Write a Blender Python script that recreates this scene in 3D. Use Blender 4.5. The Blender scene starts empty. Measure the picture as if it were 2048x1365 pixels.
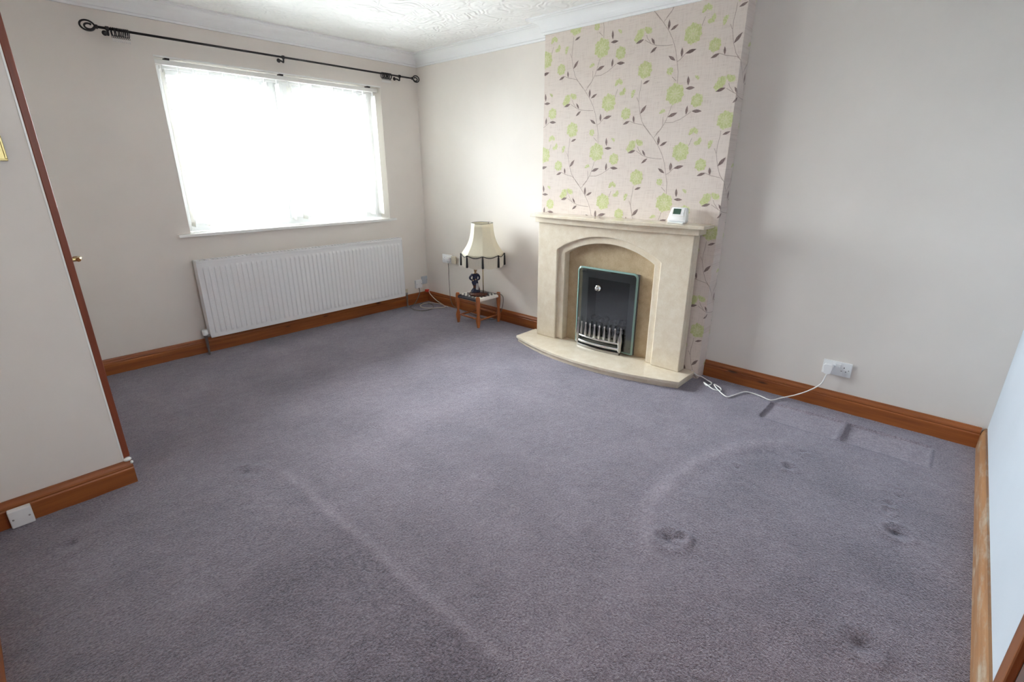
import bpy, bmesh, math, random
import numpy as np
from mathutils import Vector, Matrix

random.seed(7)
scene = bpy.context.scene
COL = scene.collection
PI = math.pi

# ------------------------------------------------------------------ camera
CAM = (-3.3177, -4.2543, 1.3701)
YAW, PITCH, ROLL, FPX = 0.8354, -0.3348, 0.0026, 980.7
fw = Vector((math.sin(YAW)*math.cos(PITCH), math.cos(YAW)*math.cos(PITCH), math.sin(PITCH)))
rt = Vector((math.cos(YAW), -math.sin(YAW), 0))
up = rt.cross(fw)
rt, up = rt*math.cos(ROLL)+up*math.sin(ROLL), up*math.cos(ROLL)-rt*math.sin(ROLL)
cd = bpy.data.cameras.new('camera')
cd.sensor_fit = 'HORIZONTAL'; cd.sensor_width = 36.0
cd.lens = FPX*36.0/2048.0
cd.clip_start = 0.02; cd.clip_end = 200
cam = bpy.data.objects.new('camera', cd); COL.objects.link(cam)
m = Matrix((rt, up, -fw)).transposed().to_4x4(); m.translation = CAM
cam.matrix_world = m
scene.camera = cam

# ------------------------------------------------------------------ daylight and exposure
SKY = 26.0
world = bpy.data.worlds.new('overcast_sky'); scene.world = world
world.use_nodes = True
bg = world.node_tree.nodes['Background']
bg.inputs['Color'].default_value = (0.92, 0.955, 1.0, 1)
bg.inputs['Strength'].default_value = SKY
WX1, WX2, WZ1, WZ2 = -2.176, -0.424, 0.920, 2.090      # window opening
pl = bpy.data.lights.new('window_portal', 'AREA')
pl.shape = 'RECTANGLE'; pl.size = WX2-WX1; pl.size_y = WZ2-WZ1
pl.cycles.is_portal = True
po = bpy.data.objects.new('window_portal', pl); COL.objects.link(po)
po.location = ((WX1+WX2)/2, 0.24, (WZ1+WZ2)/2); po.rotation_euler = (-PI/2, 0, 0)
pl2 = bpy.data.lights.new('fill_pane_portal', 'AREA')
pl2.shape = 'RECTANGLE'; pl2.size = 0.54; pl2.size_y = 0.36; pl2.cycles.is_portal = True
po2 = bpy.data.objects.new('fill_pane_portal', pl2); COL.objects.link(po2)
po2.location = (-2.322, -4.66, 1.73); po2.rotation_euler = (PI/2, 0, 0)  # portal over the unseen door panes added for fill light
vs = scene.view_settings
vs.view_transform = 'Standard'; vs.look = 'None'; vs.gamma = 1.0; vs.use_curve_mapping = False
vs.exposure = 1.58
cy = scene.cycles
cy.max_bounces = 12; cy.diffuse_bounces = 8; cy.glossy_bounces = 5
cy.transmission_bounces = 8; cy.transparent_max_bounces = 16
cy.caustics_reflective = False; cy.caustics_refractive = False
cy.use_denoising = True

# ------------------------------------------------------------------ material helpers
def mat(name, base=(0.8, 0.8, 0.8), rough=0.6, metal=0.0, spec=0.5):
    M = bpy.data.materials.new(name); M.use_nodes = True
    b = M.node_tree.nodes['Principled BSDF']
    b.inputs['Base Color'].default_value = (*base, 1)
    b.inputs['Roughness'].default_value = rough
    b.inputs['Metallic'].default_value = metal
    b.inputs['Specular IOR Level'].default_value = spec
    return M
def nd(M, t, **kw):
    n = M.node_tree.nodes.new(t)
    for k, v in kw.items():
        if k.startswith('i_'): n.inputs[k[2:].replace('_', ' ')].default_value = v
        else: setattr(n, k, v)
    return n
def lk(M, a, b): M.node_tree.links.new(a, b)
def bsdf(M): return M.node_tree.nodes['Principled BSDF']
def coords(M, scale=(1, 1, 1), which='Object'):
    tc = nd(M, 'ShaderNodeTexCoord'); mp = nd(M, 'ShaderNodeMapping')
    mp.inputs['Scale'].default_value = scale
    lk(M, tc.outputs[which], mp.inputs['Vector'])
    return mp.outputs['Vector']
def ramp(M, fac, stops):
    r = nd(M, 'ShaderNodeValToRGB'); e = r.color_ramp.elements
    while len(e) < len(stops): e.new(0.5)
    for el, (p, c) in zip(e, stops): el.position = p; el.color = (*c, 1)
    lk(M, fac, r.inputs['Fac']); return r.outputs['Color']
def noise(M, vec, scale, detail=3, rough=0.5):
    n = nd(M, 'ShaderNodeTexNoise'); n.inputs['Scale'].default_value = scale
    n.inputs['Detail'].default_value = detail; n.inputs['Roughness'].default_value = rough
    lk(M, vec, n.inputs['Vector']); return n.outputs['Fac']
def bump(M, h, strength=0.2, dist=0.01, normal=None):
    b = nd(M, 'ShaderNodeBump'); b.inputs['Strength'].default_value = strength
    b.inputs['Distance'].default_value = dist
    lk(M, h, b.inputs['Height'])
    if normal is not None: lk(M, normal, b.inputs['Normal'])
    return b.outputs['Normal']

def paint(name, c, rough=0.75, var=0.03):
    M = mat(name, c, rough, spec=0.25); v = coords(M)
    f = noise(M, v, 2.2, 4)
    lk(M, ramp(M, f, [(0.3, tuple(x*(1-var) for x in c)), (0.7, tuple(min(1, x*(1+var)) for x in c))]), bsdf(M).inputs['Base Color'])
    lk(M, bump(M, noise(M, v, 260, 2), 0.12, 0.002), bsdf(M).inputs['Normal'])
    return M
def timber(name, axis, dark=(0.20, 0.052, 0.012), light=(0.42, 0.130, 0.028), worn=False, rough=0.42):
    M = mat(name, light, rough)
    sc = [30, 30, 30]; sc[axis] = 1.6
    v = coords(M, tuple(sc))
    g = noise(M, v, 1.0, 5, 0.6)
    col = ramp(M, g, [(0.30, dark), (0.52, tuple((a+b)/2*1.02 for a, b in zip(dark, light))), (0.72, light)])
    # knots
    ks = [9, 9, 9]; ks[axis] = 2.4
    vo = nd(M, 'ShaderNodeTexVoronoi'); vo.inputs['Scale'].default_value = 1.0
    vo.inputs['Randomness'].default_value = 1.0
    lk(M, coords(M, tuple(ks)), vo.inputs['Vector'])
    kf = ramp(M, vo.outputs['Distance'], [(0.04, (0, 0, 0)), (0.10, (1, 1, 1))])
    mx = nd(M, 'ShaderNodeMix', data_type='RGBA')
    lk(M, kf, mx.inputs['Factor']); mx.inputs['A'].default_value = (0.07, 0.022, 0.008, 1); lk(M, col, mx.inputs['B'])
    out = mx.outputs['Result']
    if worn:
        w = ramp(M, noise(M, coords(M, (5, 18, 18)), 1.0, 5, 0.7), [(0.50, (0, 0, 0)), (0.68, (1, 1, 1))])
        m2 = nd(M, 'ShaderNodeMix', data_type='RGBA')
        lk(M, w, m2.inputs['Factor']); lk(M, out, m2.inputs['A']); m2.inputs['B'].default_value = (0.40, 0.33, 0.25, 1)
        out = m2.outputs['Result']
    lk(M, out, bsdf(M).inputs['Base Color'])
    lk(M, bump(M, g, 0.10, 0.002), bsdf(M).inputs['Normal'])
    return M

M = {}
M['cream'] = paint('cream_wall_paint', (0.775, 0.728, 0.682))
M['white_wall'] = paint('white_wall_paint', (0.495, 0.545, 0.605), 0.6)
M['coving'] = paint('white_coving_paint', (0.86, 0.87, 0.88), 0.6, 0.01)
M['gloss'] = mat('white_gloss_paint', (0.85, 0.85, 0.83), 0.25)
M['upvc'] = mat('white_upvc', (0.86, 0.87, 0.88), 0.3)
M['plastic'] = mat('white_plastic', (0.84, 0.85, 0.86), 0.3)
M['cream_plastic'] = mat('cream_plastic', (0.72, 0.66, 0.52), 0.4)
M['pine_x'] = timber('varnished_pine_x', 0)
M['pine_y'] = timber('varnished_pine_y', 1)
M['pine_z'] = timber('varnished_pine_z', 2)
M['pine_worn'] = timber('worn_varnished_pine', 0, (0.22, 0.105, 0.045), (0.38, 0.195, 0.085), worn=True, rough=0.5)
M['mahogany_z'] = timber('red_brown_architrave', 2, (0.15, 0.028, 0.009), (0.25, 0.055, 0.018))
M['stool_wood'] = timber('orange_stool_wood', 2, (0.25, 0.070, 0.020), (0.46, 0.145, 0.042), rough=0.28)
M['iron'] = mat('dark_wrought_iron', (0.035, 0.032, 0.034), 0.42, 0.6)
M['brass'] = mat('polished_brass', (0.72, 0.60, 0.28), 0.25, 1.0)
M['chrome'] = mat('polished_chrome', (0.75, 0.76, 0.78), 0.12, 1.0)
M['black'] = mat('matt_black', (0.014, 0.014, 0.015), 0.6)
M['grey_cable'] = mat('grey_cable', (0.16, 0.15, 0.13), 0.5)
M['cream_cable'] = mat('cream_cable', (0.66, 0.62, 0.53), 0.45)
M['white_cable'] = mat('white_cable', (0.86, 0.86, 0.84), 0.4)
M['red'] = mat('red_plastic', (0.62, 0.05, 0.03), 0.4)
M['radiator'] = mat('white_radiator_enamel', (0.80, 0.80, 0.81), 0.3)

# ceiling: swirled textured plaster
C_ = mat('textured_ceiling_plaster', (0.86, 0.86, 0.85), 0.8, spec=0.2); v = coords(C_)
vo = nd(C_, 'ShaderNodeTexVoronoi'); vo.inputs['Scale'].default_value = 4.6
nz = nd(C_, 'ShaderNodeTexNoise'); nz.inputs['Scale'].default_value = 6; lk(C_, v, nz.inputs['Vector'])
vm_ = nd(C_, 'ShaderNodeVectorMath', operation='MULTIPLY_ADD'); lk(C_, nz.outputs['Color'], vm_.inputs[0]); vm_.inputs[1].default_value = (.22, .22, .22); lk(C_, v, vm_.inputs[2]); lk(C_, vm_.outputs[0], vo.inputs['Vector'])
mu = nd(C_, 'ShaderNodeMath', operation='MULTIPLY'); lk(C_, vo.outputs['Distance'], mu.inputs[0]); mu.inputs[1].default_value = 34
sn = nd(C_, 'ShaderNodeMath', operation='SINE'); lk(C_, mu.outputs[0], sn.inputs[0])
ad = nd(C_, 'ShaderNodeMath', operation='MULTIPLY_ADD'); lk(C_, vo.outputs['Distance'], ad.inputs[0]); ad.inputs[1].default_value = -9.0; lk(C_, sn.outputs[0], ad.inputs[2])
lk(C_, bump(C_, ad.outputs[0], 0.35, 0.006), bsdf(C_).inputs['Normal'])
M['ceiling'] = C_

# carpet: mauve grey cut pile
C_ = mat('mauve_grey_carpet', (0.2, 0.18, 0.2), 0.95, spec=0.1); v = coords(C_)
at = nd(C_, 'ShaderNodeAttribute', attribute_name='nap_shade')
sp = noise(C_, v, 125, 3, 0.75)
pt = noise(C_, v, 3.1, 5, 0.62)
md = noise(C_, v, 26, 4, 0.6)
s1 = nd(C_, 'ShaderNodeMath', operation='MULTIPLY_ADD'); lk(C_, pt, s1.inputs[0]); s1.inputs[1].default_value = 0.22; lk(C_, sp, s1.inputs[2])
s2 = nd(C_, 'ShaderNodeMath', operation='MULTIPLY_ADD'); lk(C_, md, s2.inputs[0]); s2.inputs[1].default_value = 0.26; lk(C_, s1.outputs[0], s2.inputs[2])
s3 = nd(C_, 'ShaderNodeMath', operation='ADD'); lk(C_, s2.outputs[0], s3.inputs[0]); lk(C_, at.outputs['Fac'], s3.inputs[1])
lk(C_, ramp(C_, s3.outputs[0], [(0.50, (0.088, 0.066, 0.075)), (0.74, (0.236, 0.192, 0.216)), (1.0, (0.43, 0.37, 0.41))]), bsdf(C_).inputs['Base Color'])
h = nd(C_, 'ShaderNodeMath', operation='MULTIPLY_ADD'); lk(C_, md, h.inputs[0]); h.inputs[1].default_value = 0.8; lk(C_, sp, h.inputs[2])
lk(C_, bump(C_, h.outputs[0], 1.0, 0.010), bsdf(C_).inputs['Normal'])
bsdf(C_).inputs['Sheen Weight'].default_value = 0.60; bsdf(C_).inputs['Sheen Roughness'].default_value = 0.5
bsdf(C_).inputs['Sheen Tint'].default_value = (0.76, 0.82, 1.0, 1)
M['carpet'] = C_

# wallpaper ground: pinkish beige with a fine woven texture
C_ = mat('beige_wallpaper', (0.66, 0.585, 0.53), 0.6, spec=0.3); v = coords(C_)
w1 = noise(C_, coords(C_, (1, 8, 160)), 1.6, 3); w2 = noise(C_, coords(C_, (1, 160, 8)), 1.6, 3)
aa = nd(C_, 'ShaderNodeMath', operation='ADD'); lk(C_, w1, aa.inputs[0]); lk(C_, w2, aa.inputs[1])
lk(C_, ramp(C_, aa.outputs[0], [(0.75, (0.635, 0.545, 0.495)), (1.0, (0.72, 0.635, 0.58))]), bsdf(C_).inputs['Base Color'])
lk(C_, bump(C_, aa.outputs[0], 0.15, 0.001), bsdf(C_).inputs['Normal'])
M['paper'] = C_
def ink(name, a, b, rough=0.5):
    K = mat(name, a, rough, spec=0.3)
    lk(K, ramp(K, noise(K, coords(K), 90, 3), [(0.35, a), (0.65, b)]), bsdf(K).inputs['Base Color']); return K
M['ink_green'] = ink('green_print', (0.50, 0.54, 0.24), (0.60, 0.62, 0.34))
M['ink_pale'] = ink('pale_green_print', (0.58, 0.60, 0.33), (0.65, 0.65, 0.42))
M['ink_leaf'] = ink('brown_leaf_print', (0.19, 0.135, 0.125), (0.26, 0.195, 0.18))
M['ink_stem'] = ink('stem_print', (0.38, 0.30, 0.27), (0.46, 0.38, 0.34))

# cream marble
def marble(name, rough, c0=(0.68, 0.585, 0.45), c1=(0.735, 0.65, 0.52), c2=(0.78, 0.71, 0.59)):
    K = mat(name, (0.7, 0.6, 0.44), rough); v = coords(K)
    a = noise(K, v, 14, 6, 0.65); b = noise(K, v, 160, 2, 0.6)
    s = nd(K, 'ShaderNodeMath', operation='MULTIPLY_ADD'); lk(K, b, s.inputs[0]); s.inputs[1].default_value = 0.5; lk(K, a, s.inputs[2])
    lk(K, ramp(K, s.outputs[0], [(0.50, c0), (0.75, c1), (0.95, c2)]), bsdf(K).inputs['Base Color'])
    return K
M['marble'] = marble('cream_marble', 0.24)
M['marble_tan_shade'] = marble('shade_tan_marble', 0.30, (0.40, 0.30, 0.18), (0.50, 0.39, 0.25), (0.57, 0.47, 0.32))  # back panel tone, with warm recess shade put into the marble colour
M['marble_polished'] = marble('polished_cream_marble', 0.12)

def thin_glass(name, tint, refl_rough=0.02, base=0.0):
    K = bpy.data.materials.new(name); K.use_nodes = True; nt = K.node_tree
    nt.nodes.remove(bsdf(K)); out = nt.nodes['Material Output']
    tr = nd(K, 'ShaderNodeBsdfTransparent'); tr.inputs['Color'].default_value = (*tint, 1)
    gl = nd(K, 'ShaderNodeBsdfGlossy'); gl.inputs['Roughness'].default_value = refl_rough
    fr = nd(K, 'ShaderNodeFresnel'); fr.inputs['IOR'].default_value = 1.5
    ad = nd(K, 'ShaderNodeMath', operation='ADD'); lk(K, fr.outputs[0], ad.inputs[0]); ad.inputs[1].default_value = base
    mx = nd(K, 'ShaderNodeMixShader'); lk(K, ad.outputs[0], mx.inputs[0]); lk(K, tr.outputs[0], mx.inputs[1]); lk(K, gl.outputs[0], mx.inputs[2])
    lk(K, mx.outputs[0], out.inputs['Surface']); return K
M['glass'] = thin_glass('window_glass', (0.97, 0.99, 0.98))
M['fill_pane_glass'] = thin_glass('fill_pane_glass', (0.72, 0.73, 0.72), 0.3)  # glass of the added door panes, tinted to set the fill level
M['fire_glass'] = thin_glass('fire_glass', (0.72, 0.78, 0.76), 0.03, 0.06)
M['glass_edge'] = mat('green_glass_edge', (0.22, 0.34, 0.31), 0.08)

def translucent(name, c, t, rough=0.8):
    K = bpy.data.materials.new(name); K.use_nodes = True; nt = K.node_tree
    nt.nodes.remove(bsdf(K)); out = nt.nodes['Material Output']
    a = nd(K, 'ShaderNodeBsdfDiffuse'); b = nd(K, 'ShaderNodeBsdfTranslucent')
    f = noise(K, coords(K, (200, 200, 20)), 1.0, 2)
    colr = ramp(K, f, [(0.3, tuple(x*0.95 for x in c)), (0.7, c)])
    lk(K, colr, a.inputs['Color']); lk(K, colr, b.inputs['Color'])
    mx = nd(K, 'ShaderNodeMixShader'); mx.inputs[0].default_value = t
    lk(K, a.outputs[0], mx.inputs[1]); lk(K, b.outputs[0], mx.inputs[2]); lk(K, mx.outputs[0], out.inputs['Surface']); return K
M['vane'] = translucent('white_blind_fabric', (0.94, 0.94, 0.92), 0.44)
M['shade'] = translucent('cream_lampshade_fabric', (0.84, 0.79, 0.65), 0.30)
M['fringe'] = translucent('ivory_fringe', (0.82, 0.78, 0.70), 0.30)

# ------------------------------------------------------------------ mesh helpers
def link(name, bm, material, parent=None, smooth=False, angle=None):
    me = bpy.data.meshes.new(name)
    bmesh.ops.recalc_face_normals(bm, faces=bm.faces[:])
    bm.to_mesh(me); bm.free()
    for x in (material if isinstance(material, (list, tuple)) else [material]):
        me.materials.append(M[x] if isinstance(x, str) else x)
    if smooth:
        for p in me.polygons: p.use_smooth = True
        if angle: me.set_sharp_from_angle(angle=math.radians(angle))
    o = bpy.data.objects.new(name, me); COL.objects.link(o)
    if parent is not None: o.parent = parent
    return o
def struct(name, bm, material, parent=None, **k):
    o = link(name, bm, material, parent, **k)
    if parent is None: o['kind'] = 'structure'
    return o
def thing(name, loc, label, cat, group=None, rotz=0.0):
    o = bpy.data.objects.new(name, None); COL.objects.link(o)
    o.empty_display_size = 0.05
    o.location = loc; o.rotation_euler = (0, 0, rotz)
    return tag(o, label, cat, group)
def tag(o, label, cat, group=None):
    o['label'] = label; o['category'] = cat
    if group: o['group'] = group
    return o
def BM(): return bmesh.new()
def box(bm, x0, x1, y0, y1, z0, z1, bev=0.0, seg=2, mi=0):
    b = bmesh.new()
    bmesh.ops.create_cube(b, size=1.0)
    for q in b.verts:
        q.co = Vector(((x0+x1)/2+q.co.x*abs(x1-x0), (y0+y1)/2+q.co.y*abs(y1-y0), (z0+z1)/2+q.co.z*abs(z1-z0)))
    if bev: bmesh.ops.bevel(b, geom=b.edges[:], offset=bev, segments=seg, affect='EDGES', profile=0.5)
    merge(bm, b, mi)
def merge(bm, b, mi=0, mtx=None):
    vm = {}
    for q in b.verts: vm[q] = bm.verts.new(mtx @ q.co if mtx else q.co)
    for f in b.faces:
        try: g = bm.faces.new([vm[q] for q in f.verts])
        except ValueError: continue
        g.material_index = mi; g.smooth = f.smooth
    b.free()
def prism(bm, pts, a0, a1, axis=0, bev=0.0, mi=0):
    """polygon pts in the two other axes (cyclic order), extruded along axis from a0 to a1"""
    b = bmesh.new()
    def P(a, p):
        q = [0, 0, 0]; o = [i for i in range(3) if i != axis]
        q[axis] = a; q[o[0]] = p[0]; q[o[1]] = p[1]; return q
    A = [b.verts.new(P(a0, p)) for p in pts]; B = [b.verts.new(P(a1, p)) for p in pts]
    n = len(pts)
    b.faces.new(A); b.faces.new(B[::-1])
    for i in range(n): b.faces.new([A[i], B[i], B[(i+1) % n], A[(i+1) % n]])
    bmesh.ops.recalc_face_normals(b, faces=b.faces[:])
    if bev: bmesh.ops.bevel(b, geom=b.edges[:], offset=bev, segments=2, affect='EDGES', profile=0.5)
    merge(bm, b, mi)
def tube(bm, pts, r, n=8, closed=False, smooth_path=0, mi=0, caps=True):
    P = [Vector(p) for p in pts]
    R = list(r) if isinstance(r, (list, tuple)) else None
    if smooth_path:
        Q = []; RR = []; N = len(P)
        rng = N if closed else N-1
        for i in range(rng):
            g = lambda k: P[k % N] if closed else P[min(max(k, 0), N-1)]
            p0, p1, p2, p3 = g(i-1), g(i), g(i+1), g(i+2)
            for s in range(smooth_path):
                t = s/smooth_path
                Q.append(0.5*((2*p1)+(p2-p0)*t+(2*p0-5*p1+4*p2-p3)*t*t+(3*p1-p0-3*p2+p3)*t**3))
                if R: RR.append(R[i]*(1-t)+R[(i+1) % N]*t)
        if not closed:
            Q.append(P[-1])
            if R: RR.append(R[-1])
        P = Q; R = RR if R else None
    N = len(P); rings = []
    nrm = None
    for i in range(N):
        if closed: t = P[(i+1) % N]-P[i-1]
        else: t = P[min(i+1, N-1)]-P[max(i-1, 0)]
        if t.length < 1e-9: t = Vector((0, 0, 1))
        t.normalize()
        if nrm is None: nrm = t.orthogonal().normalized()
        nrm = (nrm-t*nrm.dot(t))
        if nrm.length < 1e-6: nrm = t.orthogonal()
        nrm.normalize(); bi = t.cross(nrm)
        rad = R[i] if R else r
        rings.append([bm.verts.new(P[i]+(nrm*math.cos(2*PI*k/n)+bi*math.sin(2*PI*k/n))*rad) for k in range(n)])
    for i in range(N if closed else N-1):
        a, b = rings[i], rings[(i+1) % N]
        for k in range(n):
            f = bm.faces.new([a[k], a[(k+1) % n], b[(k+1) % n], b[k]]); f.smooth = True; f.material_index = mi
    if caps and not closed:
        for rg in (rings[0], rings[-1]):
            f = bm.faces.new(rg); f.material_index = mi
def lathe(bm, prof, c=(0, 0, 0), n=20, mi=0, sx=1.0, sy=1.0, axis=2):
    rings = []
    for r, h in prof:
        ring = []
        for k in range(n):
            a = 2*PI*k/n; p = [r*math.cos(a)*sx, r*math.sin(a)*sy, h]
            if axis == 0: p = [p[2], p[0], p[1]]
            if axis == 1: p = [p[0], p[2], p[1]]
            ring.append(bm.verts.new((c[0]+p[0], c[1]+p[1], c[2]+p[2])))
        rings.append(ring)
    for a, b in zip(rings, rings[1:]):
        for k in range(n):
            f = bm.faces.new([a[k], a[(k+1) % n], b[(k+1) % n], b[k]]); f.smooth = True; f.material_index = mi
    for rg, (r, h) in ((rings[0], prof[0]), (rings[-1], prof[-1])):
        if r > 1e-5:
            f = bm.faces.new(rg); f.material_index = mi
def ball(bm, c, r, mi=0, sub=2, sc=(1, 1, 1), rot=None):
    b = bmesh.new(); bmesh.ops.create_icosphere(b, subdivisions=sub, radius=1.0)
    for q in b.verts:
        w = Vector((q.co.x*sc[0]*r, q.co.y*sc[1]*r, q.co.z*sc[2]*r))
        if rot: w = rot @ w
        q.co = w+Vector(c)
    for f in b.faces: f.smooth = True
    merge(bm, b, mi)
def sweep(bm, path, prof, closed=False, mi=0):
    """profile (inward offset, z) along an xy polyline with mitred corners; inward = right-hand side of travel"""
    N = len(path); P = [Vector(p) for p in path]; rings = []
    for i in range(N):
        d0 = (P[i]-P[i-1]).normalized() if (closed or i > 0) else None
        d1 = (P[(i+1) % N]-P[i]).normalized() if (closed or i < N-1) else None
        if d0 is None: d0 = d1
        if d1 is None: d1 = d0
        n0 = Vector((d0.y, -d0.x)); n1 = Vector((d1.y, -d1.x))
        mdir = (n0+n1)/(1+n0.dot(n1))
        rings.append([bm.verts.new((P[i].x+mdir.x*o, P[i].y+mdir.y*o, z)) for o, z in prof])
    K = len(prof)
    for i in range(N if closed else N-1):
        a, b = rings[i], rings[(i+1) % N]
        for k in range(K):
            bm.faces.new([a[k], a[(k+1) % K], b[(k+1) % K], b[k]]).material_index = mi
    if not closed:
        bm.faces.new(rings[0]); bm.faces.new(rings[-1])
# ------------------------------------------------------------------ the room shell
L, PN, LX, NX = 4.571, 1.647, -3.56, -3.070      # near wall y, nib y, left wall x, far-left wall x
H = 2.40
CY1, CY2, CX = -1.682, -3.101, -0.120            # chimney breast
T = 0.12

# floor: carpet with the marks that the furniture left
gx = np.linspace(LX, 0, 476); gy = np.linspace(-L, 0, 611)
X, Y = np.meshgrid(gx, gy); Z = np.zeros_like(X); NAP_SHADE = np.zeros_like(X)
rng = np.random.default_rng(3)
def sm(t): t = np.clip(t, 0, 1); return t*t*(3-2*t)
def blur_noise(sc, seed):
    r = np.random.default_rng(seed); ny, nx = int(L/sc)+3, int(-LX/sc)+3
    g = r.random((ny, nx)); fy, fx = (Y+L)/sc, (X-LX)/sc
    iy, ix = fy.astype(int), fx.astype(int); ty, tx = sm(fy-iy), sm(fx-ix)
    return (g[iy, ix]*(1-ty)*(1-tx)+g[iy+1, ix]*ty*(1-tx)+g[iy, ix+1]*(1-ty)*tx+g[iy+1, ix+1]*ty*tx)-0.5
Z += 0.0025*blur_noise(0.16, 1)+0.002*blur_noise(0.05, 2)
NAP_SHADE += 0.07*blur_noise(0.22, 5)+0.05*blur_noise(0.09, 6)
wob = 0.03*blur_noise(0.25, 8)
# sofa line: long straight pile ridge
s = X+2.56+wob*0.6; on = sm((-2.0-Y)/0.15)*sm((Y+3.75)/0.35)
Z += on*(0.0012*np.exp(-(s/0.02)**2)-0.002*sm(-s/0.05)*sm((s+0.45)/0.4))
NAP_SHADE += on*(0.085*np.exp(-((s-0.01)/0.022)**2)-0.065*sm((-s)/0.03)*sm((s+0.7)/0.6))
# second seat: a sweeping arc in front of the fire
arc = np.array([(-1.90, -3.70), (-1.80, -3.62), (-1.685, -3.553), (-1.55, -3.522), (-1.375, -3.507), (-1.138, -3.54), (-0.892, -3.612), (-0.748, -3.704), (-0.638, -3.801), (-0.60, -3.92)])
dm = np.full_like(X, 9.0); sg = np.zeros_like(X); tt = np.zeros_like(X)
for i in range(len(arc)-1):
    a, b = arc[i], arc[i+1]; ab = b-a; l2 = ab@ab
    t = np.clip(((X-a[0])*ab[0]+(Y-a[1])*ab[1])/l2, 0, 1)
    dx, dy = X-a[0]-t*ab[0], Y-a[1]-t*ab[1]; d = np.hypot(dx, dy)
    up_ = d < dm; dm = np.where(up_, d, dm); tt = np.where(up_, (i+t)/(len(arc)-1), tt)
    sg = np.where(up_, np.sign(ab[0]*dy-ab[1]*dx), sg)
sd = dm*sg+wob*0.5                                    # positive = outside (towards the fire)
on = sm(tt/0.12)*sm((1-tt)/0.15)
Z += on*(0.003*np.exp(-((sd-0.02)/0.045)**2)-0.003*np.exp(-((sd+0.06)/0.06)**2))
NAP_SHADE += on*(0.115*np.exp(-((sd-0.02)/0.04)**2))
ins = sm((0.0-Y-3.62)/0.12)*sm((X+1.95)/0.25)*sm((-0.55-X)/0.15)
NAP_SHADE -= 0.05*ins
# cabinet feet: two rectangles pressed into the pile beside the wall
def rect(x0, x1, y0, y1, e=0.012):
    return sm((X-x0)/e)*sm((x1-X)/e)*sm((Y-y0)/e)*sm((y1-Y)/e)
for y0, y1, dd in ((-3.985, -3.595, 0.010), (-4.385, -4.005, 0.011)):
    Z -= dd*rect(-0.415, -0.150, y0, y1)
    NAP_SHADE += 0.07*rect(-0.415, -0.150, y0, y1)
NAP_SHADE -= 0.15*rect(-0.38, -0.16, -3.603, -3.589, 0.008)+0.13*rect(-0.40, -0.13, -4.000, -3.990, 0.007)+0.24*rect(-0.415, -0.19, -4.398, -4.381, 0.007)+0.17*rect(-0.428, -0.412, -4.385, -3.63, 0.008)  # dark lines at the pressed edges: edge shade put into the pile colour
# castor and foot dents
def dent(x, y, r, d, n=0.3, st=1.0):
    g_ = np.exp(-(((X-x)/(r*st))**2+((Y-y)/r)**2)); return -d*g_, -n*g_
for a in [(-1.731, -3.667, .035, .016, .45), (-1.70, -3.70, .018, .012, .3), (-1.086, -4.325, .030, .016, .5), (-1.044, -3.688, .020, .010, .25),
          (-0.874, -3.875, .022, .012, .3), (-2.683, -1.956, .034, .014, .45), (-2.65, -2.0, .028, .010, .2), (-3.313, -1.961, .035, .012, .3), (-1.769, -4.305, .034, .014, .38),
          (-0.678, -3.889, .014, .008, .2), (-0.702, -3.911, .014, .008, .2), (-0.697, -4.291, .014, .008, .22), (-0.788, -4.305, .016, .009, .25), (-0.883, -4.279, .018, .010, .28), (-0.95, -4.275, .016, .008, .22)]:
    z_, n_ = dent(a[0], a[1], a[2]*.66, a[3]*.7, a[4]*.55); Z += z_; NAP_SHADE += n_*(0.6+1.6*blur_noise(0.018, 31))
    Z += 0.5*a[3]*np.exp(-((np.hypot(X-a[0], Y-a[1])-1.9*a[2])/(0.6*a[2]))**2)*0.6
Z = np.where((X > -0.03) | (Y > -0.03) | (X < LX+0.03) | (Y < -L+0.03), np.minimum(Z, 0.002), Z)
nv = X.size; verts = np.stack([X.ravel(), Y.ravel(), Z.ravel()], 1)
W_ = len(gx); idx = np.arange(nv).reshape(X.shape)
faces = np.stack([idx[:-1, :-1].ravel(), idx[:-1, 1:].ravel(), idx[1:, 1:].ravel(), idx[1:, :-1].ravel()], 1)
me = bpy.data.meshes.new('floor')
me.from_pydata(verts.tolist(), [], faces.tolist())
at_ = me.attributes.new('nap_shade', 'FLOAT', 'POINT'); at_.data.foreach_set('value', (NAP_SHADE-0.02).ravel().astype(np.float32))
for p in me.polygons: p.use_smooth = True
me.materials.append(M['carpet'])
floor = bpy.data.objects.new('floor', me); COL.objects.link(floor); floor['kind'] = 'structure'
bm = BM(); box(bm, LX-0.3, 0.3, -L-0.3, 0.4, -0.16, -0.03); link('subfloor', bm, 'black', floor)

bm = BM(); box(bm, LX-0.2, 0.2, -L-0.2, 0.25, H, H+0.12); struct('ceiling', bm, 'ceiling')
# window wall with its opening and plastered reveals
bm = BM(); D_ = 0.26
box(bm, LX-0.2, WX1, 0, D_, -0.05, H); box(bm, WX2, 0.2, 0, D_, -0.05, H)
box(bm, WX1, WX2, 0, D_, -0.05, WZ1-0.02); box(bm, WX1, WX2, 0, D_, WZ2, H)
struct('wall_window', bm, 'cream')
bm = BM(); box(bm, 0, 0.2, -L-0.2, 0, -0.05, H); struct('wall_right', bm, 'cream')
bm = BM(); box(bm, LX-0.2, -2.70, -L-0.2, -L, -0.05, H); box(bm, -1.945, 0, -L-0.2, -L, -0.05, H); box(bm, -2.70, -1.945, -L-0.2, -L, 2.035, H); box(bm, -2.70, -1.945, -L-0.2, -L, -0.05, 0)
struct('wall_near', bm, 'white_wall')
bm = BM(); box(bm, LX-0.2, LX, -L, -PN, -0.05, H); struct('wall_left', bm, 'cream')
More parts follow.
